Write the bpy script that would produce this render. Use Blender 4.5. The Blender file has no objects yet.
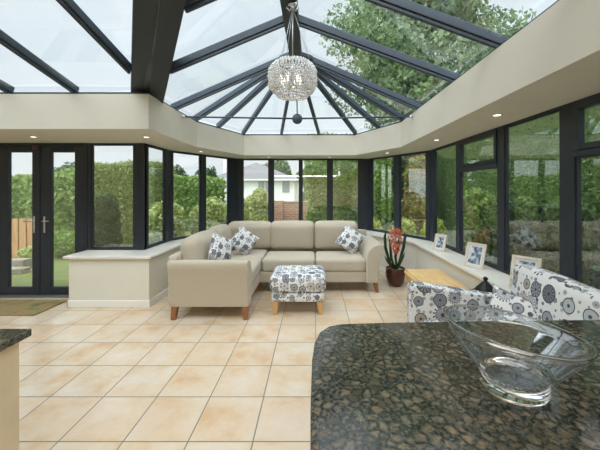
import bpy, bmesh, math, random
import numpy as np
from mathutils import Vector, Matrix
random.seed(7)
rng = np.random.default_rng(7)
col = bpy.context.scene.collection
PI = math.pi
R = math.radians

# ------------------------------------------------------------------ materials
def new_mat(name):
    m = bpy.data.materials.new(name); m.use_nodes = True
    nt = m.node_tree; nt.nodes.clear()
    out = nt.nodes.new('ShaderNodeOutputMaterial')
    return m, nt, out

class NT:
    """tiny helper to chain nodes"""
    def __init__(s, nt): s.nt = nt
    def n(s, t, **kw):
        nd = s.nt.nodes.new(t)
        for k, v in kw.items(): setattr(nd, k, v)
        return nd
    def link(s, a, b): s.nt.links.new(a, b)
    def put(s, sock, v):
        if hasattr(v, 'is_output'): s.nt.links.new(v, sock)
        else: sock.default_value = v
    def math(s, op, a, b=0.0, c=0.0, clamp=False):
        nd = s.n('ShaderNodeMath', operation=op); nd.use_clamp = clamp
        s.put(nd.inputs[0], a); s.put(nd.inputs[1], b)
        if len(nd.inputs) > 2: s.put(nd.inputs[2], c)
        return nd.outputs[0]
    def mix(s, f, a, b):
        nd = s.n('ShaderNodeMix', data_type='RGBA')
        s.put(nd.inputs[0], f); s.put(nd.inputs[6], a); s.put(nd.inputs[7], b)
        return nd.outputs[2]
    def ramp(s, f, stops, interp='LINEAR'):
        nd = s.n('ShaderNodeValToRGB'); nd.color_ramp.interpolation = interp
        e = nd.color_ramp.elements
        while len(e) < len(stops): e.new(0.5)
        for i, (p, c) in enumerate(stops):
            e[i].position = p; e[i].color = c
        s.put(nd.inputs[0], f); return nd.outputs[0]
    def noise(s, vec, scale, detail=2, rough=.5):
        nd = s.n('ShaderNodeTexNoise'); nd.inputs['Scale'].default_value = scale
        nd.inputs['Detail'].default_value = detail; nd.inputs['Roughness'].default_value = rough
        if vec is not None: s.link(vec, nd.inputs['Vector'])
        return nd.outputs[0]
    def coord(s, kind='Object'):
        return s.n('ShaderNodeTexCoord').outputs[kind]
    def principled(s, out, color, rough=.5, metal=0, spec=.5, bump=None, bump_d=.3, bump_dist=.01, **kw):
        b = s.n('ShaderNodeBsdfPrincipled')
        s.put(b.inputs['Base Color'], color); s.put(b.inputs['Roughness'], rough)
        b.inputs['Metallic'].default_value = metal
        b.inputs['Specular IOR Level'].default_value = spec
        for k, v in kw.items(): s.put(b.inputs[k], v)
        if bump is not None:
            bn = s.n('ShaderNodeBump'); bn.inputs['Strength'].default_value = bump_d
            bn.inputs['Distance'].default_value = bump_dist
            s.link(bump, bn.inputs['Height']); s.link(bn.outputs[0], b.inputs['Normal'])
        s.link(b.outputs[0], out.inputs[0]); return b

def lin(r, g, b):
    f = lambda c: (c/255/12.92) if c/255 <= .04045 else ((c/255+.055)/1.055)**2.4
    return (f(r), f(g), f(b), 1)

def simple(name, rgb, rough=.5, metal=0, var=.0, scale=8, bump=0, spec=.5, **kw):
    m, nt, out = new_mat(name); h = NT(nt)
    c = lin(*rgb)
    co = h.coord()
    nz = h.noise(co, scale, 4)
    if var:
        d = tuple(x*(1-var) for x in c[:3])+(1,); l = tuple(min(1, x*(1+var)) for x in c[:3])+(1,)
        c = h.ramp(nz, [(.3, d), (.7, l)])
    h.principled(out, c, rough, metal, spec, bump=nz if bump else None, bump_d=bump, **kw)
    return m

M = {}
M['frame'] = simple('anthracite_frame', (41, 48, 57), .42, var=.08, scale=20)
M['rafter'] = simple('anthracite_rafter', (50, 60, 70), .38, var=.08, scale=20)
M['beam'] = simple('dark_beam', (42, 48, 53), .5, var=.06, scale=30)
M['plaster'] = simple('cream_plaster', (211, 205, 189), .85, var=.02, scale=3, bump=.03)
M['plinth'] = simple('pale_plaster', (221, 217, 202), .85, var=.02, scale=3, bump=.03)
M['sill'] = simple('white_sill', (232, 228, 218), .35, var=.02, scale=5)
M['skirting'] = simple('white_skirting', (236, 234, 226), .4, var=.01)
M['chrome'] = simple('chrome', (205, 207, 210), .15, 1)
M['legwood'] = simple('leg_wood', (142, 92, 56), .4, var=.15, scale=30)
M['palewood'] = simple('pale_leg_wood', (206, 164, 104), .4, var=.1, scale=30)
M['black'] = simple('black_metal', (34, 30, 28), .35, .6)
M['pot'] = simple('brown_pot', (74, 38, 30), .22, var=.15, scale=6)
M['soil'] = simple('pebbles', (150, 140, 128), .9, var=.4, scale=80, bump=.6)
M['plantleaf'] = simple('plant_leaf', (38, 66, 30), .4, var=.2, scale=12)
M['flower'] = simple('flower', (196, 108, 84), .6, var=.3, scale=60)
M['pframe'] = simple('cream_photo_frame', (214, 206, 188), .5, var=.06, scale=40)
M['threshold'] = simple('threshold', (128, 130, 130), .4, .5)
M['track'] = simple('brick_rose', (150, 108, 92), .9)
M['housewall'] = simple('render_white', (236, 236, 236), .9, var=.02)
M['slate'] = simple('roof_slate', (128, 126, 128), .8, var=.12, scale=3)
M['darkglass'] = simple('dark_window', (140, 148, 156), .15)
M['uwhite'] = simple('upvc_white', (240, 240, 240), .4)
M['bark'] = simple('bark', (84, 70, 56), .9, var=.3, scale=10, bump=.5)
M['stone'] = simple('garden_stone', (158, 150, 136), .9, var=.2, scale=8, bump=.4)
M['cupboard'] = simple('cream_cupboard', (212, 198, 170), .5, var=.06, scale=6)
M['sensor'] = simple('sensor_brown', (96, 70, 62), .5)
M['picture_mat'] = simple('picture_mount', (226, 226, 222), .7)
M['cable'] = simple('steel_cable', (190, 190, 188), .3, .8)

def m_fabric():
    m, nt, out = new_mat('sofa_fabric'); h = NT(nt)
    co = h.coord()
    mp = h.n('ShaderNodeMapping'); h.link(co, mp.inputs[0]); mp.inputs['Scale'].default_value = (1, 1, 3)
    n1 = h.noise(mp.outputs[0], 130, 3, .7); n2 = h.noise(co, 5, 3)
    c = h.ramp(n1, [(.3, lin(174, 163, 143)), (.7, lin(200, 190, 171))])
    c2 = h.mix(h.math('MULTIPLY', n2, .25), c, lin(182, 171, 151))
    h.principled(out, c2, .92, spec=.2, bump=n1, bump_d=.25, bump_dist=.002, **{'Sheen Weight': .2})
    return m
M['fabric'] = m_fabric()

def m_floor():
    m, nt, out = new_mat('floor_tiles'); h = NT(nt)
    co = h.coord(); sp = h.n('ShaderNodeSeparateXYZ'); h.link(co, sp.inputs[0])
    T = .4
    fx = h.math('DIVIDE', h.math('ADD', sp.outputs[0], 1.57+8), T); fy = h.math('DIVIDE', h.math('ADD', sp.outputs[1], 8-1.848), T)
    gx = h.math('FRACT', fx); gy = h.math('FRACT', fy)
    ex = h.math('MINIMUM', gx, h.math('SUBTRACT', 1, gx)); ey = h.math('MINIMUM', gy, h.math('SUBTRACT', 1, gy))
    e = h.math('MINIMUM', ex, ey)
    grout = h.math('SMOOTH_MIN', 1.0, h.math('DIVIDE', e, .0135), .05, clamp=True)
    gm = h.ramp(grout, [(.55, (0, 0, 0, 1)), (.95, (1, 1, 1, 1))])
    cb = h.n('ShaderNodeCombineXYZ'); h.link(h.math('FLOOR', fx), cb.inputs[0]); h.link(h.math('FLOOR', fy), cb.inputs[1])
    wn = h.n('ShaderNodeTexWhiteNoise', noise_dimensions='3D'); h.link(cb.outputs[0], wn.inputs[0])
    ofs = h.n('ShaderNodeVectorMath', operation='MULTIPLY_ADD'); h.link(wn.outputs['Color'], ofs.inputs[0])
    ofs.inputs[1].default_value = (9, 9, 9); h.link(co, ofs.inputs[2])
    n1 = h.noise(ofs.outputs[0], 3.2, 4, .6); n2 = h.noise(ofs.outputs[0], 22, 3, .6)
    c = h.ramp(n1, [(.32, lin(208, 174, 136)), (.48, lin(217, 200, 174)), (.66, lin(222, 213, 197))])
    c = h.mix(h.math('MULTIPLY', n2, .35), c, lin(212, 184, 152))
    c = h.mix(h.math('MULTIPLY', wn.outputs[0], .25), c, lin(210, 176, 144))
    c = h.mix(gm, lin(116, 116, 102), c)
    rr = h.math('SUBTRACT', .62, h.math('MULTIPLY', gm, h.math('ADD', .38, h.math('MULTIPLY', n1, .08))))
    hh = h.math('ADD', h.math('MULTIPLY', n1, .3), gm)
    h.principled(out, c, rr, spec=.5, bump=hh, bump_d=.25, bump_dist=.004)
    return m
M['floor'] = m_floor()

def m_granite():
    m, nt, out = new_mat('brown_granite'); h = NT(nt)
    co = h.coord()
    nz = h.n('ShaderNodeTexNoise'); nz.inputs['Scale'].default_value = 30; nz.inputs['Detail'].default_value = 4; h.link(co, nz.inputs['Vector'])
    va = h.n('ShaderNodeVectorMath', operation='MULTIPLY_ADD'); h.link(nz.outputs['Color'], va.inputs[0]); va.inputs[1].default_value = (.022,)*3; h.link(co, va.inputs[2])
    v = h.n('ShaderNodeTexVoronoi', feature='F1'); v.inputs['Scale'].default_value = 33; h.link(va.outputs[0], v.inputs['Vector'])
    ve = h.n('ShaderNodeTexVoronoi', feature='DISTANCE_TO_EDGE'); ve.inputs['Scale'].default_value = 33; h.link(va.outputs[0], ve.inputs['Vector'])
    s = h.n('ShaderNodeSeparateColor'); h.link(v.outputs['Color'], s.inputs[0])
    blob = h.ramp(s.outputs[0], [(0, lin(74, 66, 53)), (.35, lin(112, 100, 81)), (.7, lin(134, 120, 98)), (1, lin(122, 118, 102))])
    n2 = h.noise(co, 95, 4, .7); n3 = h.noise(co, 14, 4, .6)
    blob = h.mix(h.math('MULTIPLY', h.ramp(n2, [(.4, (0, 0, 0, 1)), (.62, (1, 1, 1, 1))]), .6), blob, lin(54, 52, 42))
    th = h.math('MULTIPLY', h.math('ADD', s.outputs[1], h.math('MULTIPLY', n3, .8)), .07)
    edge = h.math('SUBTRACT', ve.outputs['Distance'], th)
    mask = h.ramp(edge, [(0, (0, 0, 0, 1)), (.22, (1, 1, 1, 1))])
    dk = h.ramp(n2, [(.36, lin(16, 21, 19)), (.54, lin(54, 60, 53)), (.70, lin(124, 120, 104))])
    c = h.mix(mask, dk, blob)
    h.principled(out, c, .10, spec=.6)
    return m
M['granite'] = m_granite()

def m_pattern(name, scale=8.0):
    """white linen printed with grey, blue and taupe flower heads"""
    m, nt, out = new_mat(name); h = NT(nt)
    uv = h.coord('UV')
    white = lin(226, 226, 224)
    col_ = white
    def layer(base, sc, seed, rmin, rmax, palette):
        mp = h.n('ShaderNodeMapping'); h.link(uv, mp.inputs[0]); mp.inputs['Location'].default_value = (seed, seed*1.7, 0)
        v = h.n('ShaderNodeTexVoronoi', feature='F1', voronoi_dimensions='2D'); v.inputs['Scale'].default_value = sc
        v.inputs['Randomness'].default_value = .55
        h.link(mp.outputs[0], v.inputs['Vector'])
        sc_ = h.n('ShaderNodeSeparateColor'); h.link(v.outputs['Color'], sc_.inputs[0])
        r1, r2, r3 = sc_.outputs
        d = v.outputs['Distance']
        vm = h.n('ShaderNodeVectorMath', operation='SUBTRACT'); h.link(mp.outputs[0], vm.inputs[0])
        h.link(v.outputs['Position'], vm.inputs[1])
        sx = h.n('ShaderNodeSeparateXYZ'); h.link(vm.outputs[0], sx.inputs[0])
        ang = h.math('ARCTAN2', sx.outputs[1], sx.outputs[0])
        rad = h.math('ADD', rmin, h.math('MULTIPLY', r1, rmax-rmin))
        q = h.math('DIVIDE', d, rad)
        npet = h.math('ROUND', h.math('ADD', 8, h.math('MULTIPLY', r2, 10)))
        pet = h.math('COSINE', h.math('MULTIPLY', ang, npet))
        colr = h.ramp(r3, palette, 'CONSTANT')
        ink = lin(78, 79, 84)
        # solid disc
        disc = h.math('LESS_THAN', q, h.math('ADD', .92, h.math('MULTIPLY', pet, .05)))
        # petal lines in the disc
        lines = h.math('MULTIPLY', h.math('GREATER_THAN', pet, .35), h.math('MULTIPLY', h.math('GREATER_THAN', q, .3), h.math('LESS_THAN', q, .78)))
        ring = h.math('LESS_THAN', h.math('ABSOLUTE', h.math('SUBTRACT', q, .88)), .07)
        beads = h.math('MULTIPLY', h.math('GREATER_THAN', pet, .1), h.math('LESS_THAN', h.math('ABSOLUTE', h.math('SUBTRACT', q, 1.08)), .1))
        core = h.math('LESS_THAN', q, .22)
        isA = h.math('GREATER_THAN', r2, .55)
        isB = h.math('SUBTRACT', 1, isA)
        c = h.mix(disc, base, colr)
        c = h.mix(h.math('MULTIPLY', h.math('MULTIPLY', lines, isA), .75), c, white)
        c = h.mix(h.math('MULTIPLY', h.math('MULTIPLY', lines, isB), h.math('GREATER_THAN', r1, .5)), c, ink)
        c = h.mix(h.math('MULTIPLY', ring, isB), c, ink)
        c = h.mix(h.math('MULTIPLY', beads, isA), c, ink)
        c = h.mix(core, c, ink)
        return c
    pal = [(0, lin(150, 154, 160)), (.22, lin(120, 122, 130)), (.42, lin(180, 186, 189)), (.62, lin(166, 158, 148)), (.8, lin(138, 144, 148))]
    pal2 = [(0, lin(132, 136, 142)), (.5, lin(96, 98, 106)), (.65, lin(162, 166, 170))]
    c = layer(white, scale*2.6, 3.3, .08, .34, pal2)
    c = layer(c, scale, .4, .28, .52, pal)
    n = h.noise(uv, 300, 2)
    h.principled(out, c, .85, spec=.25, bump=n, bump_d=.15, bump_dist=.002)
    return m
M['print'] = m_pattern('floral_print', 7.2)
M['print_small'] = m_pattern('floral_print_small', 9.5)

def m_glass(name, tint, f0, rough=0.0):
    m, nt, out = new_mat(name); h = NT(nt)
    g = h.n('ShaderNodeNewGeometry')
    dt = h.n('ShaderNodeVectorMath', operation='DOT_PRODUCT'); h.link(g.outputs['Normal'], dt.inputs[0]); h.link(g.outputs['Incoming'], dt.inputs[1])
    c = h.math('ABSOLUTE', dt.outputs['Value'])
    p = h.math('POWER', h.math('SUBTRACT', 1, c), 5)
    f = h.math('ADD', f0, h.math('MULTIPLY', p, 1-f0), clamp=True)
    t = h.n('ShaderNodeBsdfTransparent'); t.inputs[0].default_value = tint
    gl = h.n('ShaderNodeBsdfGlossy'); gl.inputs['Roughness'].default_value = rough; gl.inputs[0].default_value = (1, 1, 1, 1)
    mx = h.n('ShaderNodeMixShader'); h.link(f, mx.inputs[0]); h.link(t.outputs[0], mx.inputs[1]); h.link(gl.outputs[0], mx.inputs[2])
    h.link(mx.outputs[0], out.inputs[0]); return m
M['glass'] = m_glass('window_glass', (.97, .985, .98, 1), .11)
M['roofglass'] = m_glass('roof_glass', (.95, .975, .985, 1), .05)

def m_bowl():
    m, nt, out = new_mat('bowl_glass'); h = NT(nt)
    h.principled(out, (.97, .985, 1, 1), .0, spec=.5, **{'Transmission Weight': 1.0, 'IOR': 1.46})
    return m
M['bowl'] = m_bowl()
M['bowlwall'] = m_glass('bowl_wall_glass', (.94, .965, .99, 1), .11)

def m_crystal():
    m, nt, out = new_mat('crystal'); h = NT(nt)
    ge = h.n('ShaderNodeNewGeometry')
    c = h.ramp(ge.outputs['Random Per Island'], [(0, (.86, .85, .83, 1)), (.5, (.97, .97, .96, 1)), (1, (1, 1, 1, 1))])
    b = h.principled(out, c, .12, spec=1, **{'Transmission Weight': .12, 'IOR': 1.5})
    return m
M['crystal'] = m_crystal()
def emit(name, colr, s):
    m, nt, out = new_mat(name); h = NT(nt)
    e = h.n('ShaderNodeEmission'); e.inputs[0].default_value = colr; e.inputs[1].default_value = s
    h.link(e.outputs[0], out.inputs[0]); return m
M['bulb'] = emit('bulb', (1, .93, .82, 1), 1.8)
M['downlight'] = emit('downlight_lens', (1, .88, .7, 1), 2.2)

def m_leaf(name, stops, trans=.45):
    m, nt, out = new_mat(name); h = NT(nt)
    ge = h.n('ShaderNodeNewGeometry')
    c = h.ramp(ge.outputs['Random Per Island'], stops)
    nz = h.noise(h.coord(), 1.3, 3)
    c = h.mix(h.math('MULTIPLY', nz, .4), c, stops[0][1])
    d = h.n('ShaderNodeBsdfPrincipled'); h.link(c, d.inputs['Base Color']); d.inputs['Roughness'].default_value = .6; d.inputs['Specular IOR Level'].default_value = .3
    t = h.n('ShaderNodeBsdfTranslucent'); h.link(c, t.inputs[0])
    mx = h.n('ShaderNodeMixShader'); mx.inputs[0].default_value = trans
    h.link(d.outputs[0], mx.inputs[1]); h.link(t.outputs[0], mx.inputs[2]); h.link(mx.outputs[0], out.inputs[0]); return m
M['hedge'] = m_leaf('hedge_leaf', [(0, lin(92, 118, 60)), (.5, lin(146, 176, 92)), (1, lin(192, 214, 132))])
M['hedge_brown'] = m_leaf('hedge_olive_leaf', [(0, lin(112, 128, 74)), (.5, lin(160, 176, 110)), (1, lin(188, 198, 136))])
M['conifer'] = m_leaf('conifer_leaf', [(0, lin(96, 128, 58)), (.5, lin(142, 176, 84)), (1, lin(176, 206, 108))])
M['darktree'] = m_leaf('dark_leaf', [(0, lin(53, 73, 51)), (.6, lin(85, 113, 73)), (1, lin(129, 156, 101))])
M['tree'] = m_leaf('tree_leaf', [(0, lin(84, 106, 72)), (.5, lin(132, 154, 112)), (1, lin(176, 192, 150))], .5)
M['golden'] = m_leaf('golden_leaf', [(0, lin(138, 157, 70)), (.5, lin(234, 244, 118)), (1, lin(245, 245, 170))])
M['varieg'] = m_leaf('variegated_leaf', [(0, lin(117, 143, 85)), (.45, lin(202, 212, 126)), (1, lin(245, 245, 190))])
M['redleaf'] = m_leaf('red_leaf', [(0, lin(101, 131, 71)), (.5, lin(165, 173, 99)), (1, lin(216, 142, 110))])
M['lavender'] = m_leaf('grey_leaf', [(0, lin(102, 124, 102)), (.5, lin(157, 177, 151)), (1, lin(205, 217, 191))])

def m_grass():
    m, nt, out = new_mat('lawn'); h = NT(nt); co = h.coord()
    a = h.noise(co, 1.2, 4); b = h.noise(co, 40, 4, .7)
    c = h.ramp(b, [(.3, lin(88, 106, 58)), (.7, lin(132, 148, 92))]); c = h.mix(h.math('MULTIPLY', a, .5), c, lin(148, 158, 104))
    h.principled(out, c, .95, spec=.1, bump=b, bump_d=.6); return m
M['lawn'] = m_grass()
def m_brick():
    m, nt, out = new_mat('brick'); h = NT(nt); co = h.coord()
    sp = h.n('ShaderNodeSeparateXYZ'); h.link(co, sp.inputs[0]); cb = h.n('ShaderNodeCombineXYZ')
    h.link(h.math('ADD', sp.outputs[0], sp.outputs[1]), cb.inputs[0]); h.link(sp.outputs[2], cb.inputs[1])
    b = h.n('ShaderNodeTexBrick'); h.link(cb.outputs[0], b.inputs[0])
    b.inputs['Scale'].default_value = 1; b.inputs['Brick Width'].default_value = .225; b.inputs['Row Height'].default_value = .075
    b.inputs['Mortar Size'].default_value = .008
    b.inputs['Color1'].default_value = lin(170, 116, 96); b.inputs['Color2'].default_value = lin(144, 100, 84); b.inputs['Mortar'].default_value = lin(186, 172, 156)
    h.principled(out, b.outputs[0], .9, spec=.1, bump=b.outputs[1], bump_d=-.3); return m
M['brick'] = m_brick()
def m_wood(name, a, b, axis=1, scale=6):
    m, nt, out = new_mat(name); h = NT(nt); co = h.coord()
    mp = h.n('ShaderNodeMapping'); h.link(co, mp.inputs[0]); s = [scale*2.5]*3; s[axis] = scale*.25; mp.inputs['Scale'].default_value = s
    n = h.noise(mp.outputs[0], 2.5, 5, .6)
    c = h.ramp(n, [(.3, lin(*a)), (.7, lin(*b))])
    h.principled(out, c, .38, spec=.4, bump=n, bump_d=.06); return m
M['pine'] = m_wood('pine', (212, 170, 110), (236, 204, 148), 1)
M['pine_dark'] = m_wood('pine_edge', (176, 128, 70), (208, 166, 104), 1)
M['fencewood'] = m_wood('fence_wood', (168, 122, 84), (204, 158, 114), 2)
def m_mat():
    m, nt, out = new_mat('coir_mat'); h = NT(nt); co = h.coord()
    a = h.noise(co, 5, 3); b = h.noise(co, 220, 2)
    c = h.ramp(a, [(.38, lin(126, 128, 84)), (.5, lin(168, 150, 106)), (.64, lin(178, 142, 104))])
    c = h.mix(h.math('MULTIPLY', b, .4), c, lin(104, 98, 66))
    h.principled(out, c, .95, spec=.1, bump=b, bump_d=.8, bump_dist=.01); return m
M['mat'] = m_mat()
def m_photo(name, seed):
    m, nt, out = new_mat(name); h = NT(nt)
    mp = h.n('ShaderNodeMapping'); h.link(h.coord('Generated'), mp.inputs[0]); mp.inputs['Location'].default_value = (seed, seed, seed)
    n = h.noise(mp.outputs[0], 3.2, 3, .6)
    c = h.ramp(n, [(.38, lin(66, 82, 104)), (.5, lin(120, 136, 156)), (.58, lin(196, 202, 208)), (.7, lin(226, 226, 224))])
    h.principled(out, c, .2); return m
M['photo'] = m_photo('family_photo', 1.3)

# ------------------------------------------------------------------ mesh helpers
def setp(o, label=None, cat=None, group=None, kind=None):
    if label: o['label'] = label
    if cat: o['category'] = cat
    if group: o['group'] = group
    if kind: o['kind'] = kind
    return o

def empty(name, loc, rz=0, label=None, cat=None, group=None, kind=None):
    o = bpy.data.objects.new(name, None); col.objects.link(o)
    o.empty_display_size = .1
    o.location = loc; o.rotation_euler = (0, 0, rz)
    return setp(o, label, cat, group, kind)

class MB:
    def __init__(s): s.v = []; s.f = []; s.sm = []
    def add(s, vs, fs, smooth=False, mat=None):
        o = len(s.v)
        if mat is not None: vs = [mat @ Vector(v) for v in vs]
        s.v += [tuple(v) for v in vs]; s.f += [tuple(i+o for i in f) for f in fs]; s.sm += [smooth]*len(fs)
        return s
    def box(s, x0, x1, y0, y1, z0, z1, mat=None):
        vs = [(x, y, z) for z in (z0, z1) for y in (y0, y1) for x in (x0, x1)]
        return s.add(vs, [(0, 2, 3, 1), (4, 5, 7, 6), (0, 1, 5, 4), (2, 6, 7, 3), (0, 4, 6, 2), (1, 3, 7, 5)], False, mat)
    def prism(s, poly, a0, a1, axis='z', mat=None, smooth=False):
        """poly CCW list of 2D points extruded along axis. x:(y,z) y:(x,z) z:(x,y)"""
        def P(p, a):
            return {'z': (p[0], p[1], a), 'y': (p[0], a, p[1]), 'x': (a, p[0], p[1])}[axis]
        n = len(poly); vs = [P(p, a0) for p in poly]+[P(p, a1) for p in poly]
        fs = [tuple(range(n))[::-1], tuple(range(n, 2*n))]+[(i, (i+1) % n, n+(i+1) % n, n+i) for i in range(n)]
        s.add(vs, fs, smooth, mat); s.fix = True; return s
    def tube(s, path, r, n=10, caps=True, mat=None):
        path = [Vector(p) for p in path]; k = len(path); rs = r if isinstance(r, (list, tuple)) else [r]*k
        vs = []; fs = []
        up = Vector((0, 0, 1))
        for i, p in enumerate(path):
            t = (path[min(i+1, k-1)]-path[max(i-1, 0)]).normalized()
            a = t.cross(up)
            if a.length < 1e-3: a = t.cross(Vector((0, 1, 0)))
            a.normalize(); b = t.cross(a)
            for j in range(n):
                an = 2*PI*j/n; vs.append(p+(a*math.cos(an)+b*math.sin(an))*rs[i])
        for i in range(k-1):
            for j in range(n):
                fs.append((i*n+j, i*n+(j+1) % n, (i+1)*n+(j+1) % n, (i+1)*n+j))
        if caps: fs += [tuple(range(n))[::-1], tuple(range((k-1)*n, k*n))]
        return s.add(vs, fs, True, mat)
    def lathe(s, prof, n=32, mat=None, closed=False):
        vs = []; fs = []; k = len(prof)
        for r, z in prof:
            for j in range(n):
                a = 2*PI*j/n; vs.append((r*math.cos(a), r*math.sin(a), z))
        m_ = k if closed else k-1
        for i in range(m_):
            i2 = (i+1) % k
            for j in range(n):
                fs.append((i*n+j, i*n+(j+1) % n, i2*n+(j+1) % n, i2*n+j))
        if not closed:
            fs += [tuple(range(n))[::-1], tuple(range((k-1)*n, k*n))]
        return s.add(vs, fs, True, mat)
    def bar(s, p, q, w, h, up=(0, 0, 1), drop=0):
        """rectangular bar from p to q; w wide, h deep, its top face through p and q minus drop"""
        p = Vector(p); q = Vector(q); t = (q-p).normalized(); a = t.cross(Vector(up)).normalized(); b = a.cross(t).normalized()
        vs = []
        for e in (p, q):
            for (i, j) in ((-1, 0), (1, 0), (1, -1), (-1, -1)):
                vs.append(e+a*(i*w/2)+b*(j*h-drop))
        return s.add(vs, [(0, 1, 2, 3), (7, 6, 5, 4), (0, 4, 5, 1), (1, 5, 6, 2), (2, 6, 7, 3), (3, 7, 4, 0)])
    def build(s, name, mat, parent=None, bevel=0, smooth=False, loc=None, rz=0, uv=False, seg=2):
        me = bpy.data.meshes.new(name)
        vs = s.v
        if parent is not None and s.world: vs = [tuple(parent_inv(parent) @ Vector(v)) for v in vs]
        me.from_pydata(vs, [], s.f)
        me.polygons.foreach_set('use_smooth', [bool(smooth or x or bevel) for x in s.sm])
        bm = bmesh.new(); bm.from_mesh(me); bmesh.ops.recalc_face_normals(bm, faces=bm.faces); bm.to_mesh(me); bm.free()
        me.materials.append(mat if not isinstance(mat, str) else M[mat])
        if uv: box_uv(me)
        o = bpy.data.objects.new(name, me); col.objects.link(o)
        if parent is not None: o.parent = parent
        if loc is not None: o.location = loc
        if rz: o.rotation_euler = (0, 0, rz)
        if bevel:
            b = o.modifiers.new('b', 'BEVEL'); b.width = bevel; b.segments = seg; b.limit_method = 'ANGLE'; b.angle_limit = R(35); b.harden_normals = True
        return o
    world = False

def parent_inv(p):
    return (Matrix.Translation(p.location) @ p.rotation_euler.to_matrix().to_4x4()).inverted()
def W():
    m = MB(); m.world = True; return m

def box_uv(me, k=1.0):
    uvl = me.uv_layers.new(name='uv')
    for p in me.polygons:
        n = p.normal; a = max(range(3), key=lambda i: abs(n[i]))
        for li in p.loop_indices:
            c = me.vertices[me.loops[li].vertex_index].co
            if a == 0: u, v = c.y+3.1, c.z
            elif a == 1: u, v = c.x, c.z+.37
            else: u, v = c.x, c.y+1.7
            uvl.data[li].uv = (u*k, v*k)

def cushion(mb, w, d, h, r=.05, puff=.12, n=12, mat=None, puffs=None):
    """rounded box centred on origin, bulging; size w x d x h"""
    bm = bmesh.new(); bmesh.ops.create_cube(bm, size=2)
    bmesh.ops.subdivide_edges(bm, edges=bm.edges, cuts=n-1, use_grid_fill=True)
    hx, hy, hz = w/2, d/2, h/2
    px, py, pz = puffs if puffs else (0, 0, puff)
    vs = []
    for v in bm.verts:
        x, y, z = [math.copysign(abs(c)**.8, c) if c else 0 for c in v.co]
        p = Vector((x*hx, y*hy, z*hz))
        q = Vector((max(-hx+r, min(hx-r, p.x)), max(-hy+r, min(hy-r, p.y)), max(-hz+r, min(hz-r, p.z))))
        d_ = p-q
        if d_.length > 1e-9: p = q+d_.normalized()*r
        fx, fy, fz = 1-x*x, 1-y*y, 1-z*z
        p.x *= 1+px*fy*fz; p.y *= 1+py*fx*fz; p.z *= 1+pz*fx*fy
        vs.append(p)
    bm.verts.index_update(); fs = [tuple(v.index for v in f.verts) for f in bm.faces]; bm.free()
    mb.add(vs, fs, True, mat); return mb

def throw_mesh(mb, w, t, n=20):
    vs = []; fs = []
    for sgn in (1, -1):
        o = len(vs)
        for i in range(n+1):
            for j in range(n+1):
                x = 2*i/n-1; y = 2*j/n-1
                th = t/2*((1-abs(x)**2.6)**.55)*((1-abs(y)**2.6)**.55)
                pin = 1-.07*((1-x*x) if abs(y) > abs(x) else (1-y*y))*max(abs(x), abs(y))**3
                vs.append((x*w/2*pin, sgn*th, y*w/2*pin))
        for i in range(n):
            for j in range(n):
                q = (o+i*(n+1)+j, o+(i+1)*(n+1)+j, o+(i+1)*(n+1)+j+1, o+i*(n+1)+j+1)
                fs.append(q if sgn < 0 else q[::-1])
    mb.add(vs, fs, True); return mb

def leaf_mesh(name, pts, nrm, size, mat, extra=None, aspect=.55, spread=.9):
    """many small diamond leaves as one mesh, plus optional core box geometry"""
    n = len(pts)
    a = nrm+rng.normal(0, spread, (n, 3)); a /= np.linalg.norm(a, axis=1)[:, None]
    b = np.cross(a, rng.normal(0, 1, (n, 3))); b /= np.linalg.norm(b, axis=1)[:, None]+1e-9
    c = np.cross(a, b); s = (size*rng.uniform(.6, 1.3, n))[:, None]
    bend = a*s*.18
    v = np.stack([pts-b*s, pts-c*s*aspect+bend, pts+b*s, pts+c*s*aspect+bend], 1).reshape(-1, 3)
    nv = n*4; faces = np.arange(nv).reshape(-1, 4)
    ev = []; ef = []
    if extra: ev, ef = extra.v, extra.f
    me = bpy.data.meshes.new(name)
    me.vertices.add(nv+len(ev)); allv = np.concatenate([v, np.array(ev).reshape(-1, 3)]) if ev else v
    me.vertices.foreach_set('co', allv.astype(np.float32).ravel())
    tot = [4]*n+[len(f) for f in ef]; idx = list(faces.ravel())+[i+nv for f in ef for i in f]
    me.loops.add(len(idx)); me.loops.foreach_set('vertex_index', np.array(idx, dtype=np.int32))
    me.polygons.add(len(tot)); st = np.concatenate([[0], np.cumsum(tot)[:-1]]).astype(np.int32)
    me.polygons.foreach_set('loop_start', st); 
    me.update(calc_edges=True); me.validate()
    me.materials.append(M[mat])
    return me

def lumpy(p, amp, f=1.0):
    return amp*(np.sin(p[:, 0]*2.1*f+p[:, 1]*1.3)+np.sin(p[:, 2]*3.1*f+p[:, 0]*1.1*f+1)+.6*np.sin(p[:, 0]*5.3*f+p[:, 2]*4.1*f+p[:, 1]*3))/2.6

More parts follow.
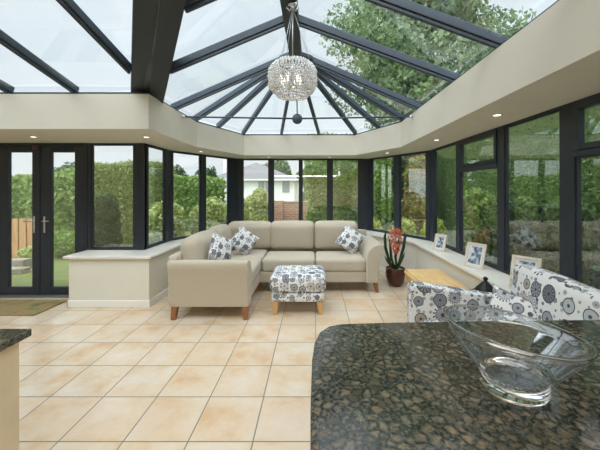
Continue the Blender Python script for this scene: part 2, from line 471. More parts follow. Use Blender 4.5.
def hedge(name, x0, x1, y0, y1, z1, mat, label, cat='hedge', dens=900, size=.045, amp=.12, group=None, z0=0, tops=None):
    """clipped hedge: leaves over a boxy core. tops: height at x0 and at x1"""
    za, zb = tops if tops else (z1, z1)
    H = lambda x: za+(zb-za)*(x-x0)/(x1-x0)
    w, d, h = x1-x0, y1-y0, max(za, zb)-z0
    P = []; N = []
    def face(area, f, nv):
        k = int(area*dens); u = rng.random(k); v = rng.random(k); P.append(f(u, v)); N.append(np.tile(nv, (k, 1)))
    face(w*h, lambda u, v: np.stack([x0+u*w, np.full_like(u, y0), z0+v*(H(x0+u*w)-z0)], 1), (0., -1., 0.2))
    face(w*d, lambda u, v: np.stack([x0+u*w, y0+v*d, H(x0+u*w)], 1), (0., 0., 1.))
    face(d*h, lambda u, v: np.stack([np.full_like(u, x0), y0+u*d, z0+v*(za-z0)], 1), (-1., 0., .2))
    face(d*h, lambda u, v: np.stack([np.full_like(u, x1), y0+u*d, z0+v*(zb-z0)], 1), (1., 0., .2))
    P = np.concatenate(P); N = np.concatenate(N)
    P += N*(lumpy(P, amp)+rng.normal(0, .035, len(P)))[:, None]
    core = MB(); i_ = .12
    core.v = [(x0+i_, y0+i_, z0), (x1-i_, y0+i_, z0), (x1-i_, y1-i_, z0), (x0+i_, y1-i_, z0), (x0+i_, y0+i_, za-i_), (x1-i_, y0+i_, zb-i_), (x1-i_, y1-i_, zb-i_), (x0+i_, y1-i_, za-i_)]
    core.f = [(0, 1, 5, 4), (1, 2, 6, 5), (2, 3, 7, 6), (3, 0, 4, 7), (4, 5, 6, 7)]
    me = leaf_mesh(name, P, N, size, mat, core)
    o = bpy.data.objects.new(name, me); col.objects.link(o)
    return setp(o, label, cat, group)

def blob_points(c, r, n, fill=.35):
    d = rng.normal(0, 1, (n, 3)); d /= np.linalg.norm(d, axis=1)[:, None]
    rr = 1-fill*rng.random(n)**2
    p = d*np.array(r)*rr[:, None]
    p *= (1+lumpy(p*3/max(r), .16))[:, None]
    return p+np.array(c), d

def crown_mesh(name, blobs, dens, size, mat, core=True, fill=.35, spread=.9):
    P = []; N = []; ex = MB()
    for (c, r) in blobs:
        k = int(dens*4*PI*((r[0]*r[1]*r[2])**(2/3)))
        p, d = blob_points(c, r, k, fill); keep = p[:, 2] > .01; P.append(p[keep]); N.append(d[keep])
        if core:
            bm = bmesh.new(); bmesh.ops.create_icosphere(bm, subdivisions=2, radius=1)
            vs = [(c[0]+v.co.x*r[0]*.72, c[1]+v.co.y*r[1]*.72, max(.005, c[2]+v.co.z*r[2]*.72)) for v in bm.verts]
            bm.verts.index_update(); fs = [tuple(v.index for v in f.verts) for f in bm.faces]; bm.free(); ex.add(vs, fs, True)
    return leaf_mesh(name, np.concatenate(P), np.concatenate(N), size, mat, ex if core else None, spread=spread)

def shrub(name, blobs, mat, label, cat='shrub', dens=900, size=.045, group=None, core=True):
    me = crown_mesh(name, blobs, dens, size, mat, core)
    o = bpy.data.objects.new(name, me); col.objects.link(o)
    return setp(o, label, cat, group)

def tree(name, x, y, base, blobs, mat, label, dens=90, size=.13, r=.25, group=None, core=False, fill=.6, htr=None):
    t = empty(name, (x, y, 0), 0, label, 'tree', group)
    bl = [((c[0], c[1], c[2]), r_) for c, r_ in blobs]
    me = crown_mesh('crown', bl, dens, size, mat, core, fill)
    o = bpy.data.objects.new('crown', me); col.objects.link(o); o.parent = t
    mb = MB(); top = htr or max(c[2] for c, _ in bl)
    mb.tube([(0, 0, 0), (r*.3, 0, top*.35), (-r*.2, r*.2, top*.7), (0, 0, top)], [r, r*.7, r*.45, r*.1], 10)
    for c, r_ in bl:
        mb.tube([(0, 0, top*.35), (c[0]*.5, c[1]*.5, c[2]*.65), (c[0], c[1], c[2])], [r*.45, r*.25, r*.06], 6)
    mb.build('trunk', 'bark', t)
    return t

# ------------------------------------------------------------------ camera / world
H0 = 1.55
cam = bpy.data.cameras.new('camera'); co_ = bpy.data.objects.new('camera', cam); col.objects.link(co_)
co_.location = (0, 0, H0); co_.rotation_euler = (PI/2, 0, 0)
cam.sensor_width = 36; cam.lens = 18.0; cam.shift_x = -13/600; cam.shift_y = -35/600; cam.clip_start = .03; cam.clip_end = 300
bpy.context.scene.camera = co_
sc = bpy.context.scene
sc.view_settings.view_transform = 'Standard'; sc.view_settings.look = 'None'; sc.view_settings.gamma = 1
sc.view_settings.use_curve_mapping = False
sc.view_settings.exposure = 0.25

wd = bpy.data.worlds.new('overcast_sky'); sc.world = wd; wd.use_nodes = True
nt = wd.node_tree; nt.nodes.clear(); h = NT(nt)
g = h.coord('Generated'); sp = h.n('ShaderNodeSeparateXYZ'); h.link(g, sp.inputs[0])
base = h.ramp(sp.outputs[2], [(0, (.80, .86, .90, 1)), (.03, (.86, .90, .93, 1)), (.3, (.78, .84, .88, 1)), (.6, (.80, .85, .90, 1)), (1, (.95, .97, 1, 1))])
cl = h.noise(g, 2.2, 5, .55)
c = h.mix(h.math('MULTIPLY', h.ramp(cl, [(.4, (0, 0, 0, 1)), (.65, (1, 1, 1, 1))]), .6), base, (.72, .80, .87, 1))
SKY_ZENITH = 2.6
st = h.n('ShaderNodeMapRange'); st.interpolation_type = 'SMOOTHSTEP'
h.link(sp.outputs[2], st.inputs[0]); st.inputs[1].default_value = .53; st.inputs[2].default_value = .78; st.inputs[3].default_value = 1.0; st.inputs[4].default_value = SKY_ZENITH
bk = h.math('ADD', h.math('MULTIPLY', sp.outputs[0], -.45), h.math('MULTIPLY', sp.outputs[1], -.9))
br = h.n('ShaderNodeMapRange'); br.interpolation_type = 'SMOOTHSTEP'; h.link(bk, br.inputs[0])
br.inputs[1].default_value = 0.0; br.inputs[2].default_value = .8; br.inputs[3].default_value = 1.0; br.inputs[4].default_value = 2.9  # sky gain added outside the view to light the hedges and house front
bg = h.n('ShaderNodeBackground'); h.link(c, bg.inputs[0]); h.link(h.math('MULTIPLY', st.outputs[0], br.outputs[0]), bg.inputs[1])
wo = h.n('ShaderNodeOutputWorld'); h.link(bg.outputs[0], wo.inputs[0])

# ------------------------------------------------------------------ room shell
ZT = 2.23; ZF = 2.64; ZR = 3.28; SILL = .68
A = (-3.23, 4.35); B = (-2.44, 4.35); Cc = (-2.44, 5.13); D = (-1.63, 6.5); E_ = (1.19, 6.5); F = (2.0, 5.13); G = (2.0, .8)
Pl = [(-3.23, 3.97), (-2.17, 3.97), (-2.17, 5.05), (-1.49, 6.2), (1.05, 6.2), (1.73, 5.05), (1.73, -2.6)]
st_ = lambda o: setp(o, kind='structure')
fl = W(); fl.prism([(-6.1, -2.7), (2.1, -2.7), (2.1, 5.2), (1.25, 6.6), (-1.7, 6.6), (-2.54, 5.2), (-2.54, 4.45), (-6.1, 4.45)], -.12, 0)
st_(fl.build('floor', 'floor'))

def thick_wall(path, out, z0, z1):
    """closed polygon path + reversed outer path"""
    m = W(); m.prism(list(path)+list(out)[::-1], z0, z1); return m
outer = [(-3.23, 4.40), (-2.49, 4.40), (-2.49, 5.16), (-1.66, 6.56), (1.22, 6.56), (2.06, 5.16), (2.06, -2.6)]
st_(thick_wall(Pl, outer, 0, SILL-.035).build('wall_bay', 'plinth'))
def offset(path, d):
    res = []
    for i, p in enumerate(path):
        dirs = []
        if i > 0: dirs.append(Vector(p)-Vector(path[i-1]))
        if i < len(path)-1: dirs.append(Vector(path[i+1])-Vector(p))
        ns = [Vector((q.y, -q.x)).normalized() for q in dirs]
        n = sum(ns, Vector((0, 0))).normalized(); k = d/max(.3, n.dot(ns[0])); res.append((p[0]+n.x*k, p[1]+n.y*k))
    return res
sl = offset(Pl, .045); sl[0] = (-3.28, sl[0][1])
s_out = [(-3.28, 4.40)]+outer[1:]
st_(thick_wall(sl, s_out, SILL-.035, SILL).build('trim_1', 'sill', bevel=.008))
bl = offset(Pl, .016); bl[0] = (-3.246, bl[0][1])
m = thick_wall(bl, Pl, 0, .09)
m.box(-3.246, -3.23, 3.954, 4.34, 0, .09)
st_(m.build('baseboard_bay', 'skirting', bevel=.004))

# other solid walls (out of frame or hidden)
m = W(); m.box(-6.1, -4.66, 4.35, 4.45, 0, ZT+.3); st_(m.build('wall_front_left', 'plaster'))
m = W(); m.box(-6.2, -6.1, -2.7, 4.45, 0, 3.4); st_(m.build('wall_left', 'plaster'))
m = W(); m.box(-6.2, 2.2, -2.8, -2.7, 0, 2.6); st_(m.build('wall_rear', 'plaster'))
m = W(); m.box(2.0, 2.1, -2.7, .8, SILL, 2.6); st_(m.build('wall_right', 'plaster'))
m = W(); m.box(-6.1, 2.1, -2.7, .72, ZT, ZT+.1); m.box(-6.1, 2.1, .70, .80, ZT, 3.4)
st_(m.build('wall_house', 'plaster'))

# soffit box: fascia + soffit as one plastered ring
fin = [(-6.1, 3.34), (-1.83, 3.34), (-1.83, 4.74), (-1.35, 5.87), (.81, 5.87), (1.39, 4.74), (1.39, .8)]
fout = [(-6.1, 4.5), (-2.54, 4.5), (-2.54, 5.18), (-1.70, 6.62), (1.26, 6.62), (2.12, 5.18), (2.12, .8)]
m = W(); m.prism(fin+fout[::-1], ZT, ZF-.02)
st_(m.build('ceiling', 'plaster'))

# ------------------------------------------------------------------ windows
def seg_frame(n, P0, P1, glass, z0=SILL, z1=ZT, casement=(), tops=2.195, bot=.722, ends=True):
    """one glazed wall segment; glass = list of (s0, s1) clear panes along it"""
    P0 = Vector((*P0, 0)); P1 = Vector((*P1, 0)); L = (P1-P0).length; ang = math.atan2(P1.y-P0.y, P1.x-P0.x)
    Mx = Matrix.Translation(P0) @ Matrix.Rotation(ang, 4, 'Z')     # local x along wall, +y outward
    root = W()
    edges = [0]+[e for gpair in glass for e in gpair]+[L]
    root.box(0, L, 0, .055, tops+.02, z1, Mx); root.box(0, L, 0, .055, z0, bot-.02, Mx)
    for i in range(0, len(edges), 2):
        a, b = edges[i], edges[i+1]
        if b-a < .03: continue
        a2 = a if i == 0 else a+.018; b2 = b if i == len(edges)-2 else b-.018
        root.box(a2, b2, 0, .055, bot-.02, tops+.02, Mx)
    f = st_(root.build('window_%d' % n, 'frame', bevel=.004))
    for i, (a, b) in enumerate(glass):
        if i in casement:
            zt0, zt1 = 1.79, 1.87
            tr = W(); tr.box(a-.018, b+.018, -.005, .07, zt0+.012, zt1-.02, Mx); tr.build('transom', 'frame', f, bevel=.004)
            rng_ = [(bot, zt0), (zt1, tops-.02)]
        else: rng_ = [(bot, tops)]
        for k, (za, zb) in enumerate(rng_):
            a3, b3 = a, b
            s = W()
            if i in casement and k == 1:
                a3, b3 = a+.03, b-.03
                s.box(a-.016, a3, -.012, .04, za-.018, zb+.04, Mx); s.box(b3, b+.016, -.012, .04, za-.018, zb+.04, Mx)
                s.box(a3, b3, -.012, .04, zb-.02, zb+.04, Mx); s.box(a3, b3, -.012, .04, za-.018, za+.025, Mx)
                za += .025; zb -= .02
                sash = s.build('opening_sash', 'frame', f, bevel=.004)
                hd = W(); mm = (a+b)/2
                hd.box(mm-.02, mm+.02, -.03, -.015, za-.022, za-.006, Mx); hd.box(mm-.07, mm+.02, -.045, -.03, za-.02, za-.008, Mx)
                hd.build('handle', 'chrome', sash, bevel=.002)
            else:
                s.box(a-.018, a, .012, .042, za-.02, zb+.02, Mx); s.box(b, b+.018, .012, .042, za-.02, zb+.02, Mx)
                s.box(a, b, .012, .042, zb, zb+.02, Mx); s.box(a, b, .012, .042, za-.02, za, Mx)
                s.build('glazing_bead', 'frame', f, bevel=.003)
            p = W(); p.box(a3-.004, b3+.004, .028, .034, za-.004, zb+.004, Mx); p.build('pane', 'glass', f)
    return f

seg_frame(1, (-3.27, 4.35), B, [(.07, .65)])
seg_frame(2, B, Cc, [(.035, .60)])
seg_frame(3, Cc, D, [(.07, .609), (.765, 1.31)])
seg_frame(4, D, E_, [(.124, .655), (.785, 1.32), (1.407, 1.933), (2.063, 2.605)])
seg_frame(5, E_, F, [(.13, .736), (.916, 1.489)])
seg_frame(6, F, G, [(.171, .905), (1.048, 1.851), (2.005, 2.678), (2.85, 3.58), (3.70, 4.25)], casement=(1, 3))
k = 2
for (x, y, a) in ((Cc[0], Cc[1], 75), (D[0], D[1], 30), (E_[0], E_[1], -30), (F[0], F[1], -75)):
    m = MB(); m.box(-.06, .06, 0, .10, SILL, ZT); o = st_(m.build('trim_%d' % k, 'frame', bevel=.006, loc=(x, y, 0), rz=R(a))); k += 1
m = W(); m.box(-2.56, -2.44, 4.345, 4.46, SILL, ZT); st_(m.build('trim_6', 'frame', bevel=.004))

# French doors
def leaf(n, x0, x1, g0, g1, hx, lever):
    m = W(); y0, y1 = 4.36, 4.42
    m.box(x0, g0, y0, y1, .03, 2.19); m.box(g1, x1, y0, y1, .03, 2.19); m.box(g0, g1, y0, y1, .03, .14); m.box(g0, g1, y0, y1, 2.10, 2.19)
    o = st_(m.build('door_%d' % n, 'frame', bevel=.006))
    p = W(); p.box(g0-.005, g1+.005, 4.386, 4.393, .135, 2.105); p.build('pane', 'glass', o)
    hm = W(); hm.box(hx-.014, hx+.014, 4.348, 4.362, .93, 1.17)
    hm.tube([(hx, 4.355, 1.10), (hx, 4.305, 1.10), (hx+lever*.02, 4.30, 1.10), (hx+lever*.11, 4.30, 1.10)], .009, 10)
    hm.tube([(hx, 4.35, .99), (hx, 4.342, .99)], .012, 10)
    hm.build('handle', 'chrome', o, bevel=.003)
    return o
leaf(1, -4.59, -3.995, -4.435, -4.085, -4.045, -1)
leaf(2, -3.965, -3.345, -3.815, -3.465, -3.895, 1)
m = W(); m.box(-4.66, -4.595, 4.34, 4.45, 0, ZT); m.box(-3.34, -3.27, 4.34, 4.45, 0, ZT)
m.box(-4.595, -3.34, 4.34, 4.45, 2.195, ZT); m.box(-3.995, -3.965, 4.352, 4.43, .03, 2.195)
st_(m.build('trim_7', 'frame', bevel=.004))
m = W(); m.box(-4.66, -3.27, 4.31, 4.47, 0, .028); st_(m.build('trim_8', 'threshold', bevel=.004))
m = W(); m.box(-4.05, -3.99, 4.325, 4.345, 2.13, 2.19); m.box(-3.985, -3.965, 4.325, 4.35, 2.14, 2.19)
setp(m.build('door_contact_sensor', 'sensor', bevel=.004), 'small brown alarm contact at the top where the French doors meet', 'sensor')

# ------------------------------------------------------------------ glazed roof
roof = empty('window_7', (-.22, 3.92, ZR), kind='structure')
RX = -.22; RY = 3.92; WY = .8
feet = [(-1.83, 4.07), (-1.83, 4.74), (-1.62, 5.235), (-1.35, 5.87), (-.61, 5.87), (.10, 5.87), (.81, 5.87), (1.12, 5.27), (1.39, 4.74), (1.39, 4.07)]
zt = ZF+.0
def rafter(p, q, w=.05, hgt=.072):
    m = W(); p = Vector(p); q = Vector(q)
    m.bar(p, q, w, hgt, drop=.0); m.bar(p, q, w*.55, .03, drop=hgt)
    m.build('rafter', 'rafter', roof, bevel=.006)
OV = .06
def foot(x, y):  # extend slightly onto fascia top
    v = Vector((x-RX, y-RY)); 
    return v
for (x, y) in feet:
    v = Vector((x-RX, y-RY, 0)).normalized()
    rafter((RX+v.x*.10, RY+v.y*.10, ZR+.06), (x+v.x*.10, y+v.y*.10, zt+.07))
VX, VY = -1.83, 3.34
for y in (3.06, 2.32, 1.5):
    rafter((RX+.05, y, ZR+.06), (1.39+.1, y, zt+.085))
    t = (VY-y)/(VY-WY); xv = VX+(RX-VX)*t; zv = zt+.085+(ZR-ZF)*t
    rafter((RX-.05, y, ZR+.06), (xv+.16, y, zv+.03))
for x in (-2.70, -3.44, -4.2, -5.0, -5.8):
    rafter((x, VY+.1, zt+.085), (x, WY, ZR+.06))
# jack rafter meeting the valley beam
m = W(); m.bar((RX, WY, ZR+.075), (RX, RY+.1, ZR+.075), .15, .13); m.build('ridge_beam', 'beam', roof, bevel=.01)
rafter((-1.835, 3.02, zt+.085+.08), (-1.835, WY, ZR+.06))
m = W()
va = Vector((-1.99, 3.60, ZF-.045)); vb = Vector((RX-.03, WY, ZF+.67))
sd = (vb-va).cross(Vector((0, 0, 1))).normalized()*.0865; up_ = Vector((0, 0, .17))
m.bar(va+up_-sd, vb+up_-sd, .168, .17); m.bar(va+up_+sd+Vector((0, 0, .012)), vb+up_+sd+Vector((0, 0, .012)), .168, .16)
m.build('valley_beam', 'beam', roof, bevel=.01)
m = W(); m.prism([(RX+.235*math.cos(R(22.5+45*i)), RY+.03+.2*math.sin(R(22.5+45*i))) for i in range(8)], ZR-.045, ZR+.01)
m.build('hub', 'rafter', roof, bevel=.012)
# eaves beam on top of the fascia
def beam_path(pts, z, w=.05, hh=.03):
    m = W()
    for a, b in zip(pts[:-1], pts[1:]): m.bar((*a, z), (*b, z), w, hh)
    return m
beam_path(offset(fin, -.05), ZF+.008).build('eaves_beam', 'rafter', roof)
# glass facets (6 mm thick)
def facet(pts):
    m = W(); P = [Vector(p) for p in pts]; n = (P[1]-P[0]).cross(P[2]-P[0]).normalized()*.006
    k = len(P); m.add([*P, *[p+n for p in P]], [tuple(range(k))[::-1], tuple(range(k, 2*k))]+[(i, (i+1) % k, k+(i+1) % k, k+i) for i in range(k)])
    m.build('roof_pane', 'roofglass', roof)
apex = (RX, RY, ZR+.075); gz = zt+.038
def ext(x, y, e=.12):
    v = Vector((x-RX, y-RY)).normalized(); return (x+v.x*e, y+v.y*e, gz-.02)
for a, b in zip(feet[:-1], feet[1:]): facet([apex, ext(*b), ext(*a)])
ys = [RY, 3.06, 2.32, 1.5, WY]
for a, b in zip(ys[:-1], ys[1:]):
    ya = 4.07 if a == RY else a
    facet([(RX, a, ZR+.075), (1.39+.12, ya, gz-.02), (1.39+.12, b, gz-.02), (RX, b, ZR+.075)])
facet([(RX, RY, ZR+.075), (RX, WY, ZR+.075), (VX, VY, gz), (-1.95, 4.07, gz-.02)])
facet([(VX, VY, gz), (RX, WY, ZR+.075), (-2.65, WY, ZR+.075), (-2.65, VY+.1, gz-.02)])
xs = [-2.65, -3.42, -4.2, -5.0, -5.8, -6.1]
for a, b in zip(xs[:-1], xs[1:]): facet([(a, VY+.1, gz-.02), (a, WY, ZR+.075), (b, WY, ZR+.075), (b, VY+.1, gz-.02)])

# tie bar
tie = empty('roof_tie_bar', (-.22, 4.2, 2.56), 0, 'thin dark steel tie bar with a round centre disc spanning the glazed roof', 'tie bar')
m = W(); m.tube([(-1.82, 4.2, 2.575), (-.22, 4.2, 2.55)], .012); m.tube([(-.22, 4.2, 2.55), (1.38, 4.2, 2.575)], .012); m.build('bar', 'rafter', tie)
m = W(); m.tube([(-.22, 4.175, 2.545), (-.22, 4.19, 2.545), (-.22, 4.21, 2.545), (-.22, 4.225, 2.545)], [.055, .072, .072, .055], 24); m.build('disc', 'rafter', tie)
m = W(); m.tube([(-.22, 4.2, 2.55), (-.22, 3.93, ZR-.04)], .008); m.build('hanger_rod', 'rafter', tie)
for sx in (-1, 1):
    m = W(); x = -.22+sx*1.61; m.tube([(x, 4.2, 2.575), (x-sx*.012, 4.2, 2.575)], .022, 16); m.tube([(x, 4.2, 2.575), (x-sx*.04, 4.2, 2.575)], .013, 12); m.build('wall_plate', 'chrome', tie)

# downlights
def downlight():
    r = empty('downlight', (0, 0, 0), 0, 'x', 'downlight', 'recessed soffit downlights')
    m = MB(); m.lathe([(.032, .012), (.032, -.002), (.042, -.004), (.045, 0), (.045, .0), (.032, .014)], 24, closed=True); m.build('bezel', 'chrome', r)
    m = MB(); m.lathe([(.0315, -.001), (.0315, -.0025)], 20); m.build('lens', 'downlight', r)
    return r
def copy_tree(o, parent=None):
    c = o.copy(); col.objects.link(c)
    if parent is not None: c.parent = parent
    for ch in [x for x in bpy.data.objects if x.parent == o]: copy_tree(ch, c)
    return c
dl = None
for (x, y, lab) in [(-3.57, 3.83, 'recessed downlight in the soffit above the French doors'), (-2.14, 3.85, 'recessed downlight in the soffit at the inner corner beside the thick roof beam'),
                    (-1.98, 5.3, 'recessed downlight above the left angled bay windows'), (-.91, 6.18, 'recessed downlight over the left half of the straight back windows'),
                    (.34, 6.18, 'recessed downlight over the right half of the straight back windows'), (1.36, 5.5, 'recessed downlight above the right angled bay windows, over the potted plant'),
                    (1.68, 4.08, 'recessed downlight in the right soffit, the farther of its two'), (1.67, 2.72, 'recessed downlight in the right soffit, the nearest and largest seen')]:
    if dl is None: dl = downlight(); o = dl
    else: o = copy_tree(dl)
    o.location = (x, y, ZT-.001); o['label'] = lab

# ------------------------------------------------------------------ chandelier
ch = empty('chandelier', (-.183, 2.7, ZR-.06), 0, 'round crystal bead chandelier hanging on cables from the glass roof ridge', 'chandelier')
cz = 2.55
m = W(); m.tube([(-.183, 2.7, ZR-.055), (-.183, 2.7, ZR-.075), (-.183, 2.7, ZR-.10)], [.045, .04, .012], 20)
for sx in (-1, 1):
    m.tube([(-.183+sx*.0, 2.7, ZR-.07), (-.183+sx*.035, 2.7, ZR-.065), (-.183+sx*.05, 2.7, ZR-.09), (-.183+sx*.03, 2.7, ZR-.115), (-.183, 2.7, ZR-.09)], .010, 8)
m.build('ceiling_hook', 'chrome', ch)
m = W(); m.tube([(-.183, 2.7, ZR-.09), (-.183, 2.7, cz+.15)], .005, 8); m.build('cord', 'cable', ch)
for a in (0, 120, 240):
    m = W(); m.tube([(-.183, 2.7, ZR-.09), (-.183+.16*math.cos(R(a)), 2.7+.16*math.sin(R(a)), cz+.15)], .0025, 6); m.build('suspension_cable', 'cable', ch)
m = W()
for z_, r_ in ((.13, .165), (.0, .19), (-.12, .17)):
    m.tube([(-.183+r_*math.cos(2*PI*i/32), 2.7+r_*math.sin(2*PI*i/32), cz+z_) for i in range(33)], .004, 6)
for i in range(8):
    a = 2*PI*i/8; m.tube([(-.183+rr*math.cos(a), 2.7+rr*math.sin(a), cz+zz) for rr, zz in ((.01, .14), (.165, .13), (.19, 0), (.17, -.12), (.08, -.135))], .003, 6)
m.tube([(-.183, 2.7, cz+.16), (-.183, 2.7, cz-.06)], .012, 10)
m.build('wire_frame', 'chrome', ch)
def octa(mb, c, s, h_, ang):
    ca, sa = math.cos(ang), math.sin(ang)
    ring = [(c[0]+s*math.cos(ang+R(60*i)), c[1]+s*math.sin(ang+R(60*i)), c[2]) for i in range(6)]
    mb.add(ring+[(c[0], c[1], c[2]+h_), (c[0], c[1], c[2]-h_)], [(i, (i+1) % 6, 6) for i in range(6)]+[((i+1) % 6, i, 7) for i in range(6)])
rows = 15
for j in range(rows):
    t = j/(rows-1)*2-1; rad = .212*(1-.28*abs(t)**3.2); z = cz+t*.132
    mb = W(); n = int(2*PI*rad/.026)
    for i in range(n):
        a = 2*PI*(i+.5*(j % 2))/n; jr = random.uniform(-.006, .006)
        octa(mb, (-.183+(rad+jr)*math.cos(a), 2.7+(rad+jr)*math.sin(a), z+random.uniform(-.003, .003)), .0125, .0135, a+random.random())
    mb.build('bead_strand', 'crystal', ch)
for rad, dz in ((.135, -.153), (.08, -.158), (.10, .15)):
    mb = W(); n = int(2*PI*rad/.028)
    for i in range(n): a = 2*PI*i/n; octa(mb, (-.183+rad*math.cos(a), 2.7+rad*math.sin(a), cz+dz), .0125, .0135, a)
    mb.build('bead_strand', 'crystal', ch)
for i in range(6):
    a = 2*PI*i/6+.3; m = W(); x = -.2+.09*math.cos(a); y = 2.7+.09*math.sin(a)
    m.tube([(x, y, cz-.05), (x, y, cz-.02), (x, y, cz+.01), (x, y, cz+.03)], [.008, .012, .011, .003], 12); m.build('bulb', 'bulb', ch)

# ------------------------------------------------------------------ corner sofa
sf = empty('corner_sofa', (-.6, 4.8, 0), 0, 'large cream fabric L-shaped corner sofa with brown tapered wooden feet along the bay windows', 'sofa')
def soft(name, cx, cy, cz_, w, d, hh, parent=sf, mat='fabric', r=.05, puffs=(0, 0, .10), tilt=None, n=12, uv=False, sub=True):
    mb = W(); Mx = Matrix.Translation((cx, cy, cz_))
    if tilt: Mx = Mx @ Matrix.Rotation(R(tilt[1]), 4, tilt[0])
    cushion(mb, w, d, hh, r, 0, n, Mx, puffs)
    return mb.build(name, mat, parent, uv=uv)
# bases
soft('base', -1.26, 4.36, .235, .92, 1.55, .17, r=.025, puffs=(0, 0, 0))
soft('base', -.43, 4.98, .235, 2.55, .92, .17, r=.025, puffs=(0, 0, 0))
# seats
soft('seat_cushion', -1.10, 4.20, .41, .62, .98, .21, r=.05, puffs=(.02, .0, .10))
soft('seat_cushion', -1.10, 4.98, .41, .62, .60, .21, r=.05, puffs=(.0, .0, .08))
soft('seat_cushion', -.37, 4.81, .41, .80, .60, .21, r=.05, puffs=(.0, .03, .12))
soft('seat_cushion', .42, 4.81, .41, .76, .60, .21, r=.05, puffs=(.0, .03, .12))
# back frame
soft('back_frame', -1.68, 4.50, .46, .12, 1.85, .62, r=.04, puffs=(0, 0, 0))
soft('back_frame', -.33, 5.46, .50, 2.6, .12, .68, r=.04, puffs=(0, 0, 0))
# back cushions
soft('back_cushion', -1.53, 4.13, .74, .27, .84, .42, r=.11, puffs=(.15, .03, .10), tilt=('Y', -8))
soft('back_cushion', -1.53, 4.90, .75, .26, .66, .42, r=.10, puffs=(.12, .0, .08), tilt=('Y', -8))
soft('back_cushion', -1.10, 5.28, .76, .78, .25, .46, r=.09, puffs=(0, .15, .07), tilt=('X', 8))
soft('back_cushion', -.36, 5.26, .76, .76, .26, .48, r=.08, puffs=(0, .18, .05), tilt=('X', 8))
soft('back_cushion', .40, 5.26, .76, .75, .26, .48, r=.08, puffs=(0, .18, .05), tilt=('X', 8))
# arms: a flared profile
m = W(); m.prism([(3.585, .145), (3.565, .40), (3.53, .60), (3.515, .66), (3.53, .70), (3.57, .715), (3.66, .70), (3.74, .66), (3.78, .55), (3.78, .15)][::-1], -1.72, -.77, 'x')
m.build('arm', 'fabric', sf, bevel=.018, seg=3)
m = W(); m.prism([(.80, .15), (.80, .50), (.83, .62), (.90, .70), (.98, .73), (1.06, .725), (1.075, .68), (1.05, .60), (1.01, .48), (.985, .15)], 4.50, 5.50, 'y')
m.build('arm', 'fabric', sf, bevel=.02, seg=3)
def tleg(mb, x, y, z, w=.055, w2=.035, dx=0, dy=0):
    vs = [(x-w/2, y-w/2, z), (x+w/2, y-w/2, z), (x+w/2, y+w/2, z), (x-w/2, y+w/2, z)]
    vs += [(x-w2/2+dx, y-w2/2+dy, 0), (x+w2/2+dx, y-w2/2+dy, 0), (x+w2/2+dx, y+w2/2+dy, 0), (x-w2/2+dx, y+w2/2+dy, 0)]
    mb.add(vs, [(0, 1, 2, 3), (7, 6, 5, 4), (0, 4, 5, 1), (1, 5, 6, 2), (2, 6, 7, 3), (3, 7, 4, 0)]); return mb
for (x, y, dx, dy) in ((-1.66, 3.625, -.01, -.035), (-.815, 3.625, .01, -.035), (.94, 4.57, .03, -.02), (.94, 5.40, .02, .02), (-1.66, 5.40, -.01, .02), (-.83, 4.62, 0, 0)):
    tleg(W(), x, y, .16, .075, .05, dx, dy).build('leg', 'legwood', sf, bevel=.004)

# throw pillows
def throw(x, y, z, w, rot, label, mat='print_small', parent=None, name='throw_pillow', group='patterned throw pillows on the corner sofa'):
    mb = MB(); throw_mesh(mb, w, .14)
    o = mb.build(name, mat, parent, uv=True)
    o.location = (x, y, z); o.rotation_euler = [R(a) for a in rot]
    if parent is None: setp(o, label, 'pillow', group)
    return o
throw(-1.215, 3.97, .765, .37, (-18, 26, 52), 'grey and white floral throw pillow nearest the left arm of the cream corner sofa')
throw(-1.11, 4.82, .73, .385, (-24, 38, 14), 'grey and white floral throw pillow standing in the corner of the cream sofa')
throw(.605, 4.88, .745, .375, (-22, 33, -8), 'grey and white floral throw pillow by the right arm of the cream corner sofa')

# ------------------------------------------------------------------ ottoman
ot = empty('ottoman', (-.19, 4.0, 0), R(0), 'square footstool in grey and white floral fabric with pale wooden legs', 'footstool')
m = MB(); cushion(m, .66, .58, .12, .03, 0, 10, Matrix.Translation((0, 0, .215)), (0, 0, 0)); m.build('base', 'print_small', ot, uv=True)
m = MB(); cushion(m, .70, .60, .22, .07, 0, 14, Matrix.Translation((0, 0, .375)), (.02, .02, .10)); m.build('cushion', 'print_small', ot, uv=True)
for sx in (-1, 1):
    for sy in (-1, 1):
        tleg(MB(), sx*.275, sy*.24, .16, .075, .045, sx*.012, sy*.012).build('leg', 'palewood', ot, bevel=.004)

